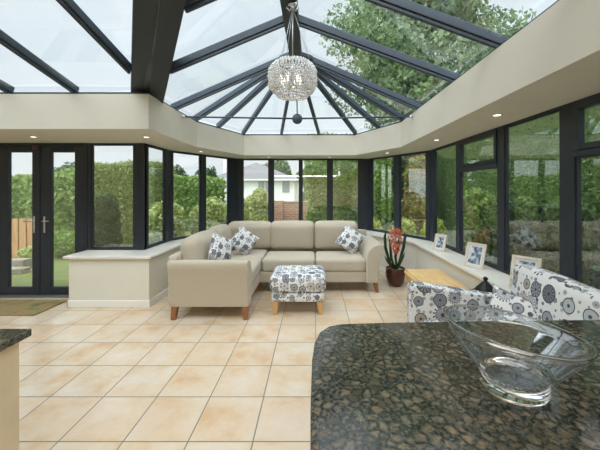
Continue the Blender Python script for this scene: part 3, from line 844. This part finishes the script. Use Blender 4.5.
# ------------------------------------------------------------------ plant
pt = empty('potted_plant', (1.34, 4.88, 0), 0, 'red-orange flowering plant with strap leaves in a dark brown round pot on the floor', 'potted plant')
m = MB(); m.lathe([(.085, 0), (.125, .05), (.152, .14), (.158, .21), (.15, .265), (.155, .285), (.145, .29), (.135, .28), (.135, .25)], 32); m.build('pot', 'pot', pt)
m = MB(); m.lathe([(.136, .24), (.1, .255), (.02, .26)], 20)
for i in range(40):
    a = random.random()*2*PI; q = random.uniform(.02, .12); x, y = q*math.cos(a), q*math.sin(a)
    bm_ = Matrix.Translation((x, y, .262)) @ Matrix.Diagonal((.014, .012, .009, 1)); cushion(m, 2, 2, 2, .9, 0, 3, bm_, (0, 0, 0))
m.build('pebble_mulch', 'soil', pt)
def strap(pts, w):
    mb = MB(); P = [Vector(p) for p in pts]; vs = []; k = len(P)
    for i, p in enumerate(P):
        t = (P[min(i+1, k-1)]-P[max(0, i-1)]).normalized(); s = t.cross(Vector((0, -1, .2))).normalized(); nn = s.cross(t).normalized()
        ww = w*(.55+.45*math.sin(PI*min(1, (i+.6)/k)))*(1 if i < k-1 else .15)
        vs += [p-s*ww+nn*.008, p-nn*.003, p+s*ww+nn*.008, p+nn*.002]
    fs = []
    for i in range(k-1):
        for j in range(4): fs.append((i*4+j, i*4+(j+1) % 4, i*4+4+(j+1) % 4, i*4+4+j))
    fs += [(3, 2, 1, 0), tuple(range(4*k-4, 4*k))]
    mb.add(vs, fs, True); return mb
for pts, w in (([(-.02, 0, .26), (-.10, -.02, .38), (-.17, -.02, .62), (-.175, -.01, .80), (-.15, 0, .90)], .024),
               ([(.02, 0, .26), (.06, -.03, .40), (.12, -.03, .62), (.15, -.02, .80), (.145, -.01, .88)], .024),
               ([(-.02, -.02, .26), (-.09, -.06, .33), (-.16, -.08, .43), (-.20, -.09, .50)], .020),
               ([(.03, .03, .26), (.02, .08, .45), (.07, .10, .66), (.10, .09, .82)], .022),
               ([(0, .02, .26), (-.05, .07, .42), (-.06, .1, .62), (-.08, .1, .76)], .022),
               ([(.0, -.03, .26), (.05, -.06, .36), (.10, -.08, .48), (.13, -.08, .56)], .018)):
    strap(pts, w).build('leaf', 'plantleaf', pt)
m = MB(); m.tube([(0, 0, .25), (.01, -.02, .55), (.0, -.02, .95)], .007, 8); m.build('flower_stem', 'plantleaf', pt)
m = MB()
for i in range(190):
    t = random.random(); z = .52+.42*t; rr = .12*math.sin(PI*min(1, .2+.8*(1-t)))**.6; a = random.random()*2*PI
    c = Vector((rr*math.cos(a)*random.uniform(.5, 1)*1.1, -.02+rr*math.sin(a)*random.uniform(.5, 1), z))
    for q in range(5):
        b = 2*PI*q/5; Mx = Matrix.Translation(c) @ Matrix.Rotation(a, 4, 'Z') @ Matrix.Rotation(R(70), 4, 'Y') @ Matrix.Rotation(b, 4, 'Z')
        m.add([(0, 0, 0), (.010, -.007, .004), (.022, 0, .002), (.010, .007, .004), (.010, 0, -.002)], [(0, 1, 2, 3), (0, 4, 1), (1, 4, 2), (2, 4, 3), (3, 4, 0)], False, Mx)
m.build('flower_spike', 'flower', pt)

# ------------------------------------------------------------------ coffee table
tb = empty('coffee_table', (1.44, 3.55, 0), 0, 'low light pine coffee table with a stepped edge beside the right sill', 'table')
m = W(); m.box(1.235, 1.665, 3.10, 3.99, .475, .50); m.build('tabletop', 'pine', tb, bevel=.005)
m = W(); m.box(1.215, 1.675, 3.09, 4.0, .445, .4745); m.build('lower_top', 'pine', tb, bevel=.006)
m = W()
m.box(1.225, 1.27, 3.16, 3.975, .375, .4445); m.box(1.62, 1.64, 3.16, 3.93, .36, .4445); m.box(1.27, 1.62, 3.16, 3.18, .36, .4445); m.box(1.27, 1.62, 3.955, 3.975, .375, .4445)
m.build('apron', 'pine_dark', tb, bevel=.003)
m = W(); m.box(1.255, 1.635, 3.13, 3.96, .14, .16); m.build('shelf', 'pine', tb, bevel=.003)
for x in (1.30, 1.61):
    for y in (3.13, 3.96):
        m = W(); m.box(x-.025, x+.025, y-.025, y+.025, 0, .4445); m.build('leg', 'pine_dark', tb, bevel=.004)

# lantern
ln = empty('lantern', (1.61, 2.80, 0), 0, 'black metal lantern with a pointed domed lid behind the patterned armchair', 'lantern')
m = MB(); m.lathe([(.09, 0), (.09, .02), (.075, .03), (.07, .05)], 6); m.build('base', 'black', ln)
for i in range(6):
    a = 2*PI*i/6; m = MB(); m.tube([(.085*math.cos(a), .085*math.sin(a), .02), (.085*math.cos(a), .085*math.sin(a), .60)], .005, 6); m.build('post', 'black', ln)
m = MB(); m.lathe([(.078, .05), (.078, .57)], 6); m.build('glass_body', 'glass', ln)
m = MB(); m.lathe([(.118, .592), (.118, .600), (.088, .604), (.09, .625), (.078, .640), (.055, .662), (.033, .684), (.02, .70), (.012, .705), (.022, .715), (.022, .728), (.010, .74)], 12)
m.build('lid', 'black', ln)

# photo frames
def photo_frame(x, y, z, w, hh, rz, tilt, label, mirror=False):
    r = empty('photo_frame', (x, y, z), 0, label, 'photo frame', 'picture frames on the right window sill')
    r.rotation_euler = (R(-tilt), 0, R(rz))
    b = .028
    m = MB(); m.box(-w/2, -w/2+b, -.012, .008, 0, hh); m.box(w/2-b, w/2, -.012, .008, 0, hh); m.box(-w/2+b, w/2-b, -.012, .008, 0, b); m.box(-w/2+b, w/2-b, -.012, .008, hh-b, hh)
    m.build('surround', 'pframe', r, bevel=.004)
    m = MB(); m.box(-w/2+b*.9, w/2-b*.9, -.002, .004, b*.9, hh-b*.9); m.build('mount', 'picture_mat', r)
    m = MB(); i = b+.015; m.box(-w/2+i, w/2-i, -.004, -.0022, i, hh-i); m.build('photograph', 'photo', r)
    m = MB(); hs = hh*.62; d = hs*math.tan(R(tilt))+.07
    m.add([(-.03, .0085, hs), (.03, .0085, hs), (.03, .012+.07, .02), (-.03, .012+.07, .02), (-.03, .013, hs), (.03, .013, hs), (.03, .017+.07, .02), (-.03, .017+.07, .02)],
          [(0, 1, 2, 3), (7, 6, 5, 4), (0, 4, 5, 1), (1, 5, 6, 2), (2, 6, 7, 3), (3, 7, 4, 0)])
    m.build('easel_back', 'black', r)
    return r
photo_frame(1.80, 4.30, SILL+.001, .18, .24, -55, 18, 'small cream photo frame on the right sill, the farthest one near the bay corner')
photo_frame(1.79, 3.36, SILL+.001, .22, .28, -58, 19, 'cream photo frame on the right sill behind the pine coffee table, the middle of three')
photo_frame(1.80, 2.57, SILL+.001, .22, .30, -52, 18, 'cream photo frame partly hidden behind the patterned armchair back')

# ------------------------------------------------------------------ patterned armchair (faces left)
ac = empty('armchair', (1.22, 2.08, 0), R(-5), 'armchair in large grey and white floral print beside the right sill', 'armchair')
def apart(name, cx, cy, cz_, w, d, hh, r=.05, puffs=(0, 0, 0), tilt=None, n=12):
    mb = MB(); Mx = Matrix.Translation((cx, cy, cz_))
    if tilt: Mx = Mx @ Matrix.Rotation(R(tilt[1]), 4, tilt[0])
    cushion(mb, w, d, hh, r, 0, n, Mx, puffs); return mb.build(name, 'print', ac, uv=True)
apart('base', 0, 0, .24, .78, .94, .2, .03)
apart('seat_cushion', -.06, 0, .42, .68, .66, .2, .06, (.02, 0, .12))
apart('back_frame', .445, 0, .53, .12, .94, .76, .04)
apart('back_cushion', .395, -.075, .74, .18, .80, .46, .035, (.15, 0, .06), ('Y', 8))
for s_ in (1, -1):
    m = MB()
    y0 = s_*.34; y1 = s_*.47
    prof = [(-.455, .14), (-.455, .72), (-.445, .76), (-.41, .775), (.36, .675), (.39, .65), (.39, .14)]
    m.prism(prof, min(y0, y1), max(y0, y1), 'y'); m.build('arm', 'print', ac, bevel=.018, uv=True, seg=4)
for sx in (-.33, .36):
    for sy in (-.4, .4): tleg(MB(), sx, sy, .15, .06, .04).build('leg', 'palewood', ac, bevel=.004)
throw(1.42, 2.14, .64, .34, (-24, 14, -42), 'floral cushion leaning in the far corner of the patterned armchair', mat='print', group='x')
bpy.data.objects['throw_pillow.003']['group'] = 'cushions on the patterned armchair'
del bpy.data.objects['throw_pillow.003']['group']

# ------------------------------------------------------------------ island + counter
isl = empty('kitchen_island', (.7, .9, 0), 0, 'kitchen island with a rounded polished brown granite worktop in the right foreground', 'kitchen island')
poly = [(-.0, -.1), (-.008, .9), (-.004, 1.15), (.006, 1.28), (.03, 1.375), (.075, 1.435), (.14, 1.46), (.35, 1.475), (.9, 1.495), (1.5, 1.51), (1.56, 1.45), (1.58, 1.3), (1.58, -.1)][::-1]
m = W(); m.prism(poly, .87, .90); m.build('worktop', 'granite', isl, bevel=.008, seg=3)
m = W(); m.box(.08, 1.5, -.05, 1.38, .10, .8695); m.build('cabinet', 'cupboard', isl, bevel=.003)
m = W(); m.box(.12, 1.46, 0, 1.34, 0, .0995); m.build('plinth', 'cupboard', isl)
ct = empty('kitchen_counter', (-1.8, .8, 0), 0, 'kitchen counter end with dark granite top and cream side panel at the left edge', 'kitchen counter')
m = W(); m.box(-2.6, -1.32, -.1, 1.41, .865, .90); m.build('worktop', 'granite', ct, bevel=.005)
m = W(); m.box(-2.6, -1.355, -.1, 1.385, .08, .8645); m.build('cabinet', 'cupboard', ct, bevel=.003)
m = W(); m.box(-2.6, -1.40, -.1, 1.34, 0, .0795); m.build('plinth', 'cupboard', ct)

# glass bowl with slanting rim
def bowl_part(prof, name, mat, parent, closed=False):
    n = 72; k = len(prof); vs = []; fs = []
    for (r, z) in prof:
        for j in range(n):
            a = 2*PI*j/n; x, y = r*math.cos(a), r*math.sin(a)
            zz = z*(1+.15*(-x/.208)*(z/.2)) if z > .0563 else z
            vs.append((x*(1+.02*(z/.19)), y*.92, zz))
    m_ = k if closed else k-1
    for i in range(m_):
        for j in range(n): fs.append((i*n+j, i*n+(j+1) % n, ((i+1) % k)*n+(j+1) % n, ((i+1) % k)*n+j))
    mb = MB(); mb.add(vs, fs, True); o = mb.build(name, mat, parent)
    bm = bmesh.new(); bm.from_mesh(o.data); bmesh.ops.remove_doubles(bm, verts=bm.verts, dist=1e-5); bmesh.ops.dissolve_degenerate(bm, edges=bm.edges, dist=1e-6)
    bmesh.ops.recalc_face_normals(bm, faces=bm.faces); bm.to_mesh(o.data); bm.free(); return o
b = empty('glass_bowl', (.655, .98, .9006), R(12), 'clear glass fruit bowl with a slanting rim on the granite island', 'bowl')
bowl_part([(0, 0), (.085, 0), (.098, .006), (.101, .014), (.097, .020), (.101, .027), (.099, .033), (.104, .041), (.103, .050), (.095, .056), (.085, .052), (.06, .040), (0, .036)], 'foot', 'bowl', b)
bowl_part([(.104, .0565), (.118, .070), (.148, .104), (.184, .150), (.208, .196), (.2055, .1965), (.1815, .152), (.1455, .106), (.1155, .072), (.098, .0565)], 'bowl_wall', 'bowlwall', b, True)
bowl_part([(.2105, .1972), (.2105, .201), (.207, .203), (.204, .201), (.204, .1972)], 'rim', 'bowl', b, True)

# doormat
m = W(); m.box(-4.45, -3.43, 3.69, 4.20, 0.0005, .016)
setp(m.build('doormat', 'mat', bevel=.006), 'olive and tan coir doormat on the tiles inside the French doors', 'doormat')

# ------------------------------------------------------------------ outside
m = W(); m.box(-60, 60, 4.5, 90, -.10, -.03); m.box(-60, -6.3, -20, 4.5, -.10, -.03); m.box(2.25, 60, -20, 4.5, -.10, -.03)
st_(m.build('ground', 'lawn'))

hedge('garden_hedge', -11, -6.45, 8.6, 9.7, 1.85, 'hedge', 'bright green leafy laurel hedge beyond the French doors', tops=(1.85, 2.0), dens=420, size=.085)
hedge('garden_hedge', -6.15, -4.2, 7.9, 9.0, 2.1, 'hedge_brown', 'clipped small-leaved hedge behind the single window beside the French doors', tops=(2.2, 2.25), dens=2000, size=.035, amp=.08)
hedge('garden_hedge', -9.5, -3.7, 11.4, 12.4, 2.1, 'hedge', 'dark clipped hedge behind the variegated shrubs on the left', tops=(2.3, 1.95), dens=350, size=.07)
shrub('box_shrub', [((-5.55, 7.1, .18), (.55, .35, .42)), ((-6.1, 7.4, .18), (.4, .3, .40))], 'hedge', 'low rounded clipped box hedge at the edge of the lawn', 'shrub', dens=1500, size=.035)
# dark clipped columnar shrub seen through the window
shrub('columnar_shrub', [((-4.55, 6.6, .5), (.30, .30, .55)), ((-4.55, 6.6, 1.05), (.27, .27, .42))], 'darktree', 'dark round-topped clipped shrub in front of the hedge', 'shrub', dens=3500, size=.022)
for i, (x, y, z, r, lab) in enumerate([(-3.75, 7.5, .75, .52, 'yellow-green variegated shrub, leftmost behind the left angled bay window'), (-2.8, 8.1, .8, .45, 'tall yellow-green variegated shrub in the middle of the left angled bay windows'),
                       (-2.35, 9.0, .8, .45, 'yellow-green variegated shrub beside the black bay corner post on the left'), (-1.98, 10.6, .95, .42, 'pale variegated shrub in front of the white house')]):
    shrub('variegated_shrub', [((x, y, z*.55), (r, r*.8, z*.75)), ((x+.2*r, y, z*1.15), (r*.75, r*.7, z*.55)), ((x-.4*r, y-.1, z*.95), (r*.6, r*.6, z*.5))], 'varieg', lab, dens=650, size=.06, group='variegated shrubs outside the bay')
shrub('lavender_bush', [((-3.15, 6.35, .2), (.4, .32, .36))], 'lavender', 'low grey-green bush just outside the left bay window', dens=900, size=.04)
# wooden fence and raised stone border seen through the door
fe = empty('garden_fence', (-7.1, 6.9, 0), R(0), 'low fence of upright brown timber boards outside the left French door', 'fence')
for i in range(13):
    m = W(); x = -8.5+i*.165; y = 6.6+i*.02; m.box(x, x+.155, y, y+.022, .02, .90); m.build('board', 'fencewood', fe, bevel=.004)
m = W(); m.bar((-8.5, 6.64, .75), (-6.37, 6.90, .75), .03, .07); m.bar((-8.5, 6.64, .35), (-6.37, 6.90, .35), .03, .07); m.build('rail', 'fencewood', fe)
m = W(); m.box(-8.5, -5.75, 5.95, 6.15, -.03, .16); m.box(-8.5, -5.45, 5.6, 5.8, -.03, .07)
setp(m.build('stone_edging', 'stone', bevel=.01), 'pale stone garden edging steps below the timber fence', 'edging')
shrub('border_plant', [((-6.0, 6.42, .15), (.28, .14, .2))], 'varieg', 'small pale plant by the stone edging outside the French door', dens=900, size=.04)

# brick wall
bw = empty('brick_wall', (-1, 12, 0), 0, 'low red brick garden wall with a pier in front of the white house', 'wall')
m = W(); m.box(-3.3, 1.2, 12.0, 12.22, -.03, 1.05); m.build('wall_panel', 'brick', bw)
m = W(); m.box(-1.55, -1.2, 11.9, 12.3, -.03, 1.12); m.build('pier', 'brick', bw)
m = W(); m.box(-3.3, -1.56, 11.96, 12.26, 1.05, 1.10); m.box(-1.19, 1.25, 11.96, 12.26, 1.05, 1.10); m.build('coping', 'stone', bw, bevel=.01)

# house beyond
hs = empty('white_house', (-5, 28, 0), 0, 'white rendered bungalow with a grey hipped roof beyond the brick wall', 'house')
m = W(); m.box(-8.4, -1.55, 25, 32, -.03, 2.45); m.build('wall', 'housewall', hs)
m = W(); x0, x1, y0, y1 = -8.8, -1.15, 24.6, 32.4; z0, z1 = 2.42, 4.15
m.add([(x0, y0, z0), (x1, y0, z0), (x1, y1, z0), (x0, y1, z0), (x0+3.4, 28.5, z1), (x1-4.2, 28.5, z1)], [(0, 1, 5, 4), (1, 2, 5), (2, 3, 4, 5), (3, 0, 4), (3, 2, 1, 0)])
m.build('roof', 'slate', hs)
m = W(); m.box(-8.85, -1.1, 24.52, 24.6, 2.33, 2.45); m.build('gutter', 'uwhite', hs)
m = W(); m.box(-8.2, -7.3, 27.4, 28.2, 2.5, 4.3); m.build('chimney', 'housewall', hs)
for (x, w_) in ((-4.55, .5), (-3.95, .42), (-2.55, .6)):
    m = W(); m.box(x, x+w_, 24.93, 25.0, 1.35, 2.25); f_ = m.build('window', 'darkglass', hs)
    m = W()
    m.box(x-.05, x, 24.9, 25, 1.3, 2.3); m.box(x+w_, x+w_+.05, 24.9, 25, 1.3, 2.3); m.box(x, x+w_, 24.9, 25, 1.3, 1.36); m.box(x, x+w_, 24.9, 25, 2.24, 2.3); m.box(x+w_/2-.03, x+w_/2+.03, 24.9, 25, 1.36, 2.24); m.box(x, x+w_, 24.9, 24.95, 1.9, 1.95)
    m.build('window_frame', 'uwhite', f_)

# tall conifer hedge
hedge('conifer_hedge', -.15, .58, 8.2, 8.9, 3.1, 'conifer', 'tall bright green conifer hedge end seen through the back windows', dens=900, size=.05, amp=.1)
hedge('conifer_hedge', .80, 2.45, 9.3, 10.3, 3.2, 'conifer', 'tall conifer hedge filling the rightmost back window', dens=900, size=.05, amp=.12)
# right bay
shrub('dark_evergreen', [((3.5, 10.8, 1.5), (1.1, .7, 1.7)), ((3.7, 10.8, 2.4), (1.0, .7, 1.0))], 'darktree', 'dense dark evergreen bush behind the right angled bay windows', 'shrub', dens=420, size=.075)
shrub('dark_evergreen', [((6.35, 10.6, 1.7), (1.1, .9, 2.0)), ((6.4, 10.8, 3.2), (1.0, .9, 1.2))], 'darktree', 'dark evergreen bush behind the red-tipped shrub', 'shrub', dens=420, size=.075)
shrub('red_tipped_shrub', [((3.0, 8.6, .9), (.5, .45, .95)), ((3.05, 8.7, 1.85), (.40, .4, .7))], 'redleaf', 'tall shrub with red-tipped leaves seen through the right angled bay window', 'shrub', dens=700, size=.055)
for (x, y, r, lab) in ((1.42, 7.45, .30, 'golden low shrub outside the right bay, left one beside the corner post'), (2.2, 7.4, .34, 'golden low shrub outside the right bay, behind the red flower spike'), (2.95, 7.4, .31, 'golden low shrub outside the right bay, rightmost one')):
    shrub('golden_shrub', [((x, y, .35), (r, r*.8, .52))], 'golden', lab, dens=900, size=.05, group='golden shrubs outside the right bay')
# hedge along the right side
M['side'] = m_leaf('side_hedge_leaf', [(0, lin(112, 140, 84)), (.5, lin(128, 158, 96)), (1, lin(148, 174, 114))]) #(0, lin(104, 140, 82)), (.5, lin(150, 187, 114)), (1, lin(188, 220, 144))])
o = hedge('side_hedge', 3.8, 4.7, -1, 9.6, 3.3, 'side', 'tall green clipped hedge along the right side of the garden', dens=2400, size=.028, amp=.05)
shrub('leafy_bush', [((3.1, 5.7, .6), (.36, .4, .75)), ((3.12, 5.75, 1.15), (.28, .3, .42))], 'hedge', 'leafy green bush close outside the right casement window', dens=700, size=.055)

# trees
def blobs(cx, cz_, R_, n, sr, seed, flat=.8):
    random.seed(seed); out = []
    for i in range(n):
        a = random.random()*2*PI; e = random.uniform(-.8, 1); q = R_*random.uniform(.35, .85)
        out.append(((q*math.cos(a)*math.sqrt(max(0, 1-e*e))+cx, q*math.sin(a)*math.sqrt(max(0, 1-e*e))*.7, cz_+q*e*flat), (sr*random.uniform(.8, 1.2), sr*random.uniform(.8, 1.2), sr*random.uniform(.65, .9))))
    return out
tree('garden_tree', 6.2, 15.6, 0, blobs(0, 7.6, 5.6, 34, 1.7, 3, 1.05), 'tree', 'large leafy tree towering over the glass roof on the right', dens=34, size=.13, r=.3)
tree('garden_tree', 16.5, 14.5, 0, blobs(0, 8.0, 5.2, 22, 1.8, 5), 'tree', 'leafy tree at the far right beyond the glass roof', dens=30, size=.14, r=.3)
tree('distant_tree', -17.5, 22, 0, blobs(0, 2.6, 1.0, 6, .7, 8), 'darktree', 'small distant tree above the hedge seen through the left French door', dens=60, size=.14, r=.12)
tree('distant_tree', -14.9, 19, 0, blobs(0, 2.1, .8, 6, .8, 9), 'darktree', 'distant tree above the hedge at the edge of the right French door', dens=60, size=.14, r=.12)
tree('distant_tree', -12.5, 27, 0, blobs(0, 2.9, .9, 6, .7, 10), 'darktree', 'distant tree left of the white house behind the left angled bay', dens=60, size=.14, r=.12)
tree('distant_tree', -6.9, 19.5, 0, blobs(0, 2.5, .45, 6, .45, 11), 'darktree', 'small tree in front of the left end of the white house', dens=60, size=.12, r=.12)
tree('distant_tree', -6.0, 50, 0, blobs(0, 4.5, 2.2, 8, 1.5, 12), 'tree', 'distant green tree behind the white house roof, the left one', dens=20, size=.3, r=.3)
tree('distant_tree', -.2, 46, 0, blobs(0, 3.6, 2.0, 8, 1.4, 13), 'tree', 'distant green tree behind the right end of the white house', dens=20, size=.3, r=.3)

hedge('far_hedge', -34, -11, 30, 32, 2.6, 'darktree', 'distant dark hedge line beyond the garden on the left', dens=30, size=.2, amp=.3)
hedge('far_hedge', -1.0, 22, 36, 38, 3.0, 'tree', 'distant green hedge line behind the brick wall and white house', dens=25, size=.25, amp=.3)
# unseen area fill added behind the camera, brightens the kitchen and glass bowl
la = bpy.data.lights.new('kitchen_fill_light', 'AREA'); la.shape = 'RECTANGLE'; la.size = 3.0; la.size_y = 1.4; la.energy = 70; la.color = (1, .95, .88)
lo = bpy.data.objects.new('kitchen_fill_light', la); col.objects.link(lo); lo.location = (-.4, -1.0, 2.2)

hedge('side_darkening_hedge', 3.0, 3.4, .6, 5.1, 1.3, 'darktree', 'low dark hedge added to darken the foot of the tall side hedge', dens=700, size=.05, amp=.06)  # dark planting added to darken the view low in the right windows
